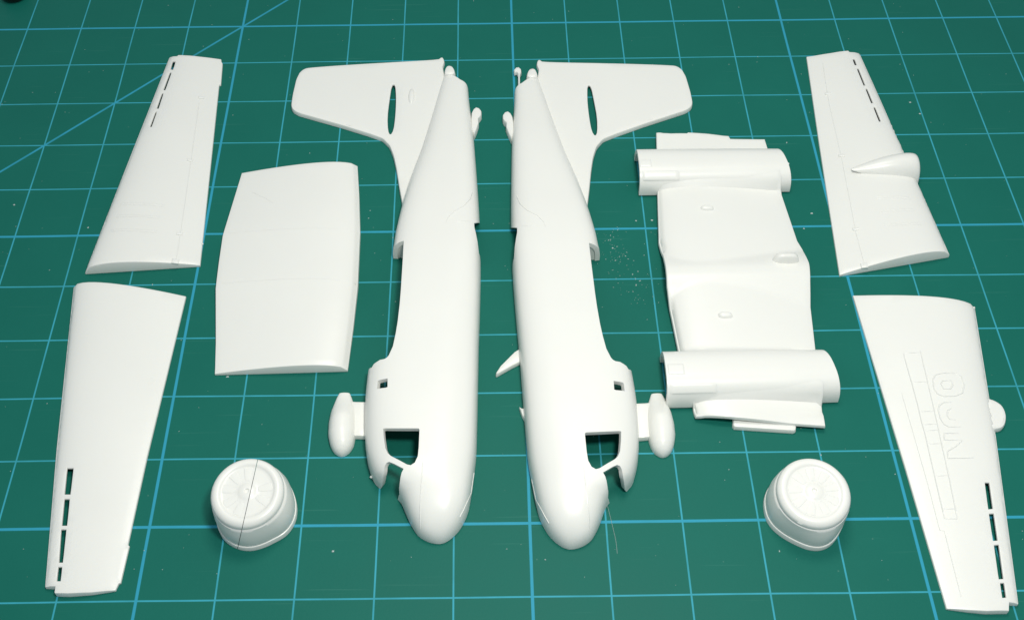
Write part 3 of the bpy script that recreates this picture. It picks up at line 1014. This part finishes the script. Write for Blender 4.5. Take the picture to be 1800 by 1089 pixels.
# ------------------------------------------------------------------ cowlings
def cowling(cx, cy, base_px, label, seam=None, flip=False):
    c = U(cx, cy)[:2]
    root = thing('engine_cowling', label, 'cowling', (c[0], c[1]), 'engine cowlings')
    B = np.array(UP(base_px, 0.0)) - c
    ang = np.arctan2(B[:, 1], B[:, 0]); rad = np.hypot(B[:, 0], B[:, 1])
    o = np.argsort(ang); ang, rad = ang[o], rad[o]
    th = np.linspace(-math.pi, math.pi, 97)[:-1]
    rb = np.interp(th, np.r_[ang[-1] - 2 * math.pi, ang, ang[0] + 2 * math.pi], np.r_[rad[-1], rad, rad[0]])
    for _ in range(3):
        rb = (np.roll(rb, 1) + 2 * rb + np.roll(rb, -1)) / 4
    top = U(cx + (-5 if not flip else 8), cy - 38 + 2, 0.62)[:2]
    H = 0.66
    # (height, blend to round rim, radius of round ring)
    prof = [(0.004, 0, 1.0), (0.085, .0, 1.0), (0.10, .0, 0.992), (0.105, .0, 0.972), (0.12, 0.0, 0.975), (0.2, .06, 0.985), (0.3, .22, 1.0), (0.4, .48, 1.0), (0.47, .72, 1.0), (0.51, .88, 1.0), (0.518, .9, 0.972), (0.53, .93, 0.968), (0.565, 1, .995)]
    R0 = 0.475
    V = []
    n = len(th)
    for z, b, k in prof:
        for a, r in zip(th, rb):
            rr = (r * (1 - b) + R0 * b) * k
            V.append((rr * math.cos(a), rr * math.sin(a), z))
    for r, z in ((0.455, 0.60), (0.43, 0.628), (0.40, 0.640), (0.37, 0.637), (0.355, 0.630), (0.345, 0.620), (0.335, 0.614), (0.30, 0.612), (0.24, 0.612), (0.18, 0.613), (0.125, 0.615), (0.115, 0.619), (0.10, 0.627), (0.075, 0.635), (0.045, 0.641), (0.034, 0.642), (0.028, 0.638), (0.024, 0.622)):
        for a in th:
            V.append((r * math.cos(a), r * math.sin(a), z))
    V = np.array(V)
    # the rim leans a little towards the viewer's side of the table
    k = np.clip(V[:, 2] / H, 0, 1)
    sh = np.clip((V[:, 2] - 0.1) / 0.5, 0, 1)
    V[:, 2] += k * 0.10 * V[:, 1]
    V[:, :2] += sh[:, None] * (top - c)[None, :] * 0.0
    V[:, 0] += c[0]; V[:, 1] += c[1]
    m = len(V) // n
    F = [tuple(range(n - 1, -1, -1))] + [(r * n + i, r * n + (i + 1) % n, (r + 1) * n + (i + 1) % n, (r + 1) * n + i) for r in range(m - 1) for i in range(n)] + [tuple((m - 1) * n + i for i in range(n))]
    body = link('cowl_body', V, F, PLASTIC, root, angle=48)
    if seam:
        A3, B3, C3 = U(*seam[0], 0.64), U(*seam[1], 0.61), U(*seam[2], 0.02)
        a = A3
        nn = np.cross(B3 - A3, C3 - A3); nn /= np.linalg.norm(nn)
        src = body.data
        halves = []
        for sgn in (1, -1):
            bm = bmesh.new(); bm.from_mesh(src)
            g = 0.0032
            r = bmesh.ops.bisect_plane(bm, geom=bm.verts[:] + bm.edges[:] + bm.faces[:], plane_co=Vector(a + sgn * nn * g) * S, plane_no=Vector(nn) * -sgn, clear_outer=True, dist=1e-7)
            ed = [e for e in bm.edges if e.is_boundary]
            bmesh.ops.holes_fill(bm, edges=ed, sides=0)
            bmesh.ops.recalc_face_normals(bm, faces=bm.faces)
            me = bpy.data.meshes.new('cowl_half'); bm.to_mesh(me); bm.free()
            me.materials.append(PLASTIC)
            me.polygons.foreach_set('use_smooth', [True] * len(me.polygons))
            me.set_sharp_from_angle(angle=math.radians(48))
            h = bpy.data.objects.new('cowl_half', me); COL.objects.link(h)
            h.parent = root; h.matrix_parent_inverse = Matrix.Translation(-root.location)
            halves.append(h)
        bpy.data.objects.remove(body)
        body = halves[0]
    # shallow engine cylinders on the face
    for i in range(9):
        a0 = 2 * math.pi * (i + 0.3) / 9
        Vv, Ff = [], []
        for r in (0.135, 0.15, 0.22, 0.30, 0.322, 0.33):
            for q in (-1, -0.8, 0, 0.8, 1):
                half = 0.30 * (0.9 if r < 0.2 else 1.0)
                aa = a0 + q * half * (0.75 + 0.25 * (0.33 - r) / 0.2) * 0.92
                x, y = r * math.cos(aa), r * math.sin(aa)
                rim = abs(q) == 1 or r in (0.135, 0.33)
                z = 0.606 if rim else 0.615 + 0.004 * (1 - q * q)
                z += min(1, z / H) * 0.10 * y
                Vv.append((c[0] + x, c[1] + y, z))
        for r in range(5):
            for q in range(4):
                b0 = r * 5 + q
                Ff.append((b0, b0 + 1, b0 + 6, b0 + 5))
        if seam:
            e = [(np.array(p) - a) @ nn for p in Vv]
            if min(e) < 0 < max(e):
                continue
        link('cylinder', Vv, Ff, PLASTIC, root, angle=30)
    return root


bl = [(374.7, 885), (377, 900), (381.5, 916), (388, 939), (398, 953), (410, 961), (422, 966), (440, 968), (463, 962.5), (483, 953), (504, 941), (514, 929), (521, 914), (523, 897), (518, 872), (505, 850), (478, 838), (447, 834), (412, 842), (386, 862)]
cowling(447, 902, bl, 'white engine cowling with a dark seam line across its face', ((451, 816), (427.5, 919), (417, 966)))
br = [(1341, 885), (1342, 897), (1346, 914), (1356, 929), (1370, 941), (1386, 951), (1402, 959), (1420, 966), (1440, 968), (1456, 962), (1466, 952), (1476, 935), (1484, 912), (1489, 887), (1482, 862), (1462, 842), (1430, 833), (1395, 836), (1360, 850), (1345, 868)]
cowling(1415, 902, br, 'white engine cowling in one piece with no seam, beside the lettered wing', None, True)

# ------------------------------------------------------------------ small things on the mat
q = U(27, -6)
V, F = [], []
pr = [(0.20, 0.004), (0.24, 0.05), (0.25, 0.14), (0.22, 0.22), (0.16, 0.26), (0.13, 0.27), (0.12, 0.34), (0.07, 0.38), (0.0, 0.385)]
for r, z in pr:
    for i in range(24):
        a = 2 * math.pi * i / 24
        V.append((q[0] + r * math.cos(a), q[1] + r * math.sin(a), z))
for k in range(len(pr) - 1):
    for i in range(24):
        F.append((k * 24 + i, k * 24 + (i + 1) % 24, (k + 1) * 24 + (i + 1) % 24, (k + 1) * 24 + i))
F.append(tuple(range(23, -1, -1)))
root = link('bottle_cap', V, F, BLACK, angle=40)
root.name = 'black_knob'
root['label'] = 'small glossy black round knob lying at the dark corner of the mat'
root['category'] = 'knob'


# little stubs left where parts were cut from the sprue
def nub(owner, px, py, z, r=0.022):
    q = U(px, py, z)
    V = []
    for zz, k in ((-0.5, 0.8), (0.35, 1.0), (0.75, 0.6)):
        for i in range(6):
            a = i * math.pi / 3 + 0.3
            V.append((q[0] + r * k * math.cos(a) * random.uniform(.7, 1.2), q[1] + r * k * math.sin(a) * random.uniform(.7, 1.2), max(0.004, q[2] + r * zz)))
    F = [(i, (i + 1) % 6, 6 + (i + 1) % 6, 6 + i) for i in range(6)] + [(6 + i, 6 + (i + 1) % 6, 12 + (i + 1) % 6, 12 + i) for i in range(6)] + [tuple(range(12, 18)), tuple(range(5, -1, -1))]
    link('sprue_stub', V, F, PLASTIC, bpy.data.objects[owner], angle=30)


nub('wing_panel', 355.5, 429, 0.04)
nub('wing_panel.005', 1421, 511, 0.12); nub('wing_panel.005', 1385.5, 288, 0.25)
nub('wing_panel.004', 1712, 541, 0.08)
nub('engine_cowling', 516, 906, 0.08, 0.03); nub('engine_cowling', 511, 911, 0.1, 0.022)
nub('fuselage_half', 653, 838, 0.06); nub('fuselage_half.001', 928, 770, 0.04, 0.015)

fp = [U(*q, 0.006) for q in ((1066, 882), (1071, 900), (1077, 925), (1083, 950), (1085, 972))]
V, F = [], []
fp = [np.array(q) for q in dens(smooth_open([tuple(q) for q in fp], 2), 0.05, False)]
for i, p in enumerate(fp):
    for k in range(4):
        a = k * math.pi / 2
        V.append((p[0] + 0.0018 * math.cos(a), p[1], p[2] + 0.0018 * math.sin(a)))
    if i:
        F += [((i - 1) * 4 + k, (i - 1) * 4 + (k + 1) % 4, i * 4 + (k + 1) % 4, i * 4 + k) for k in range(4)]
o = link('loose_fibre', V, F, DUST)
o['label'] = 'hair-thin pale fibre on the mat beside the nose of the antenna fuselage half'
o['category'] = 'fibre'


def specks():
    V, F = [], []

    def chip(x, y, s):
        b = len(V)
        a = random.random() * 6.28
        e = random.uniform(0.5, 1.6)
        for k in range(4):
            t = a + k * 1.57 + random.uniform(-.4, .4)
            V.append((x + s * e * math.cos(t), y + s * math.sin(t), 0.002))
        V.append((x + random.uniform(-.3, .3) * s, y + random.uniform(-.3, .3) * s, 0.004 + s * random.uniform(.4, .9)))
        for k in range(4):
            F.append((b + k, b + (k + 1) % 4, b + 4))
    for _ in range(330):
        x, y = random.uniform(-9, 9), random.uniform(-6, 6)
        chip(x, y, random.uniform(0.003, 0.008) * (1.6 if random.random() < 0.1 else 1))
    for _ in range(120):
        t = random.random()
        p = U(1065 + 70 * t + random.gauss(0, 16), 408 + 120 * t + random.gauss(0, 14))
        chip(p[0], p[1], random.uniform(0.003, 0.009))
    for px, py in ((1118, 501), (1077, 436), (1112, 482), (1146, 387), (1383, 251), (400, 662), (585, 968), (455, 875), (1370, 968), (1443, 799), (1427, 375), (1617, 200), (1600, 180), (268, 500), (1118, 388), (25, 360), (155, 400)):
        p = U(px, py)
        chip(p[0], p[1], 0.016)
    o = link('plastic_dust', V, F, DUST, smooth=False, fix=False)
    o['kind'] = 'stuff'
    o['label'] = 'scattered pale specks of sanding dust on the mat'


specks()
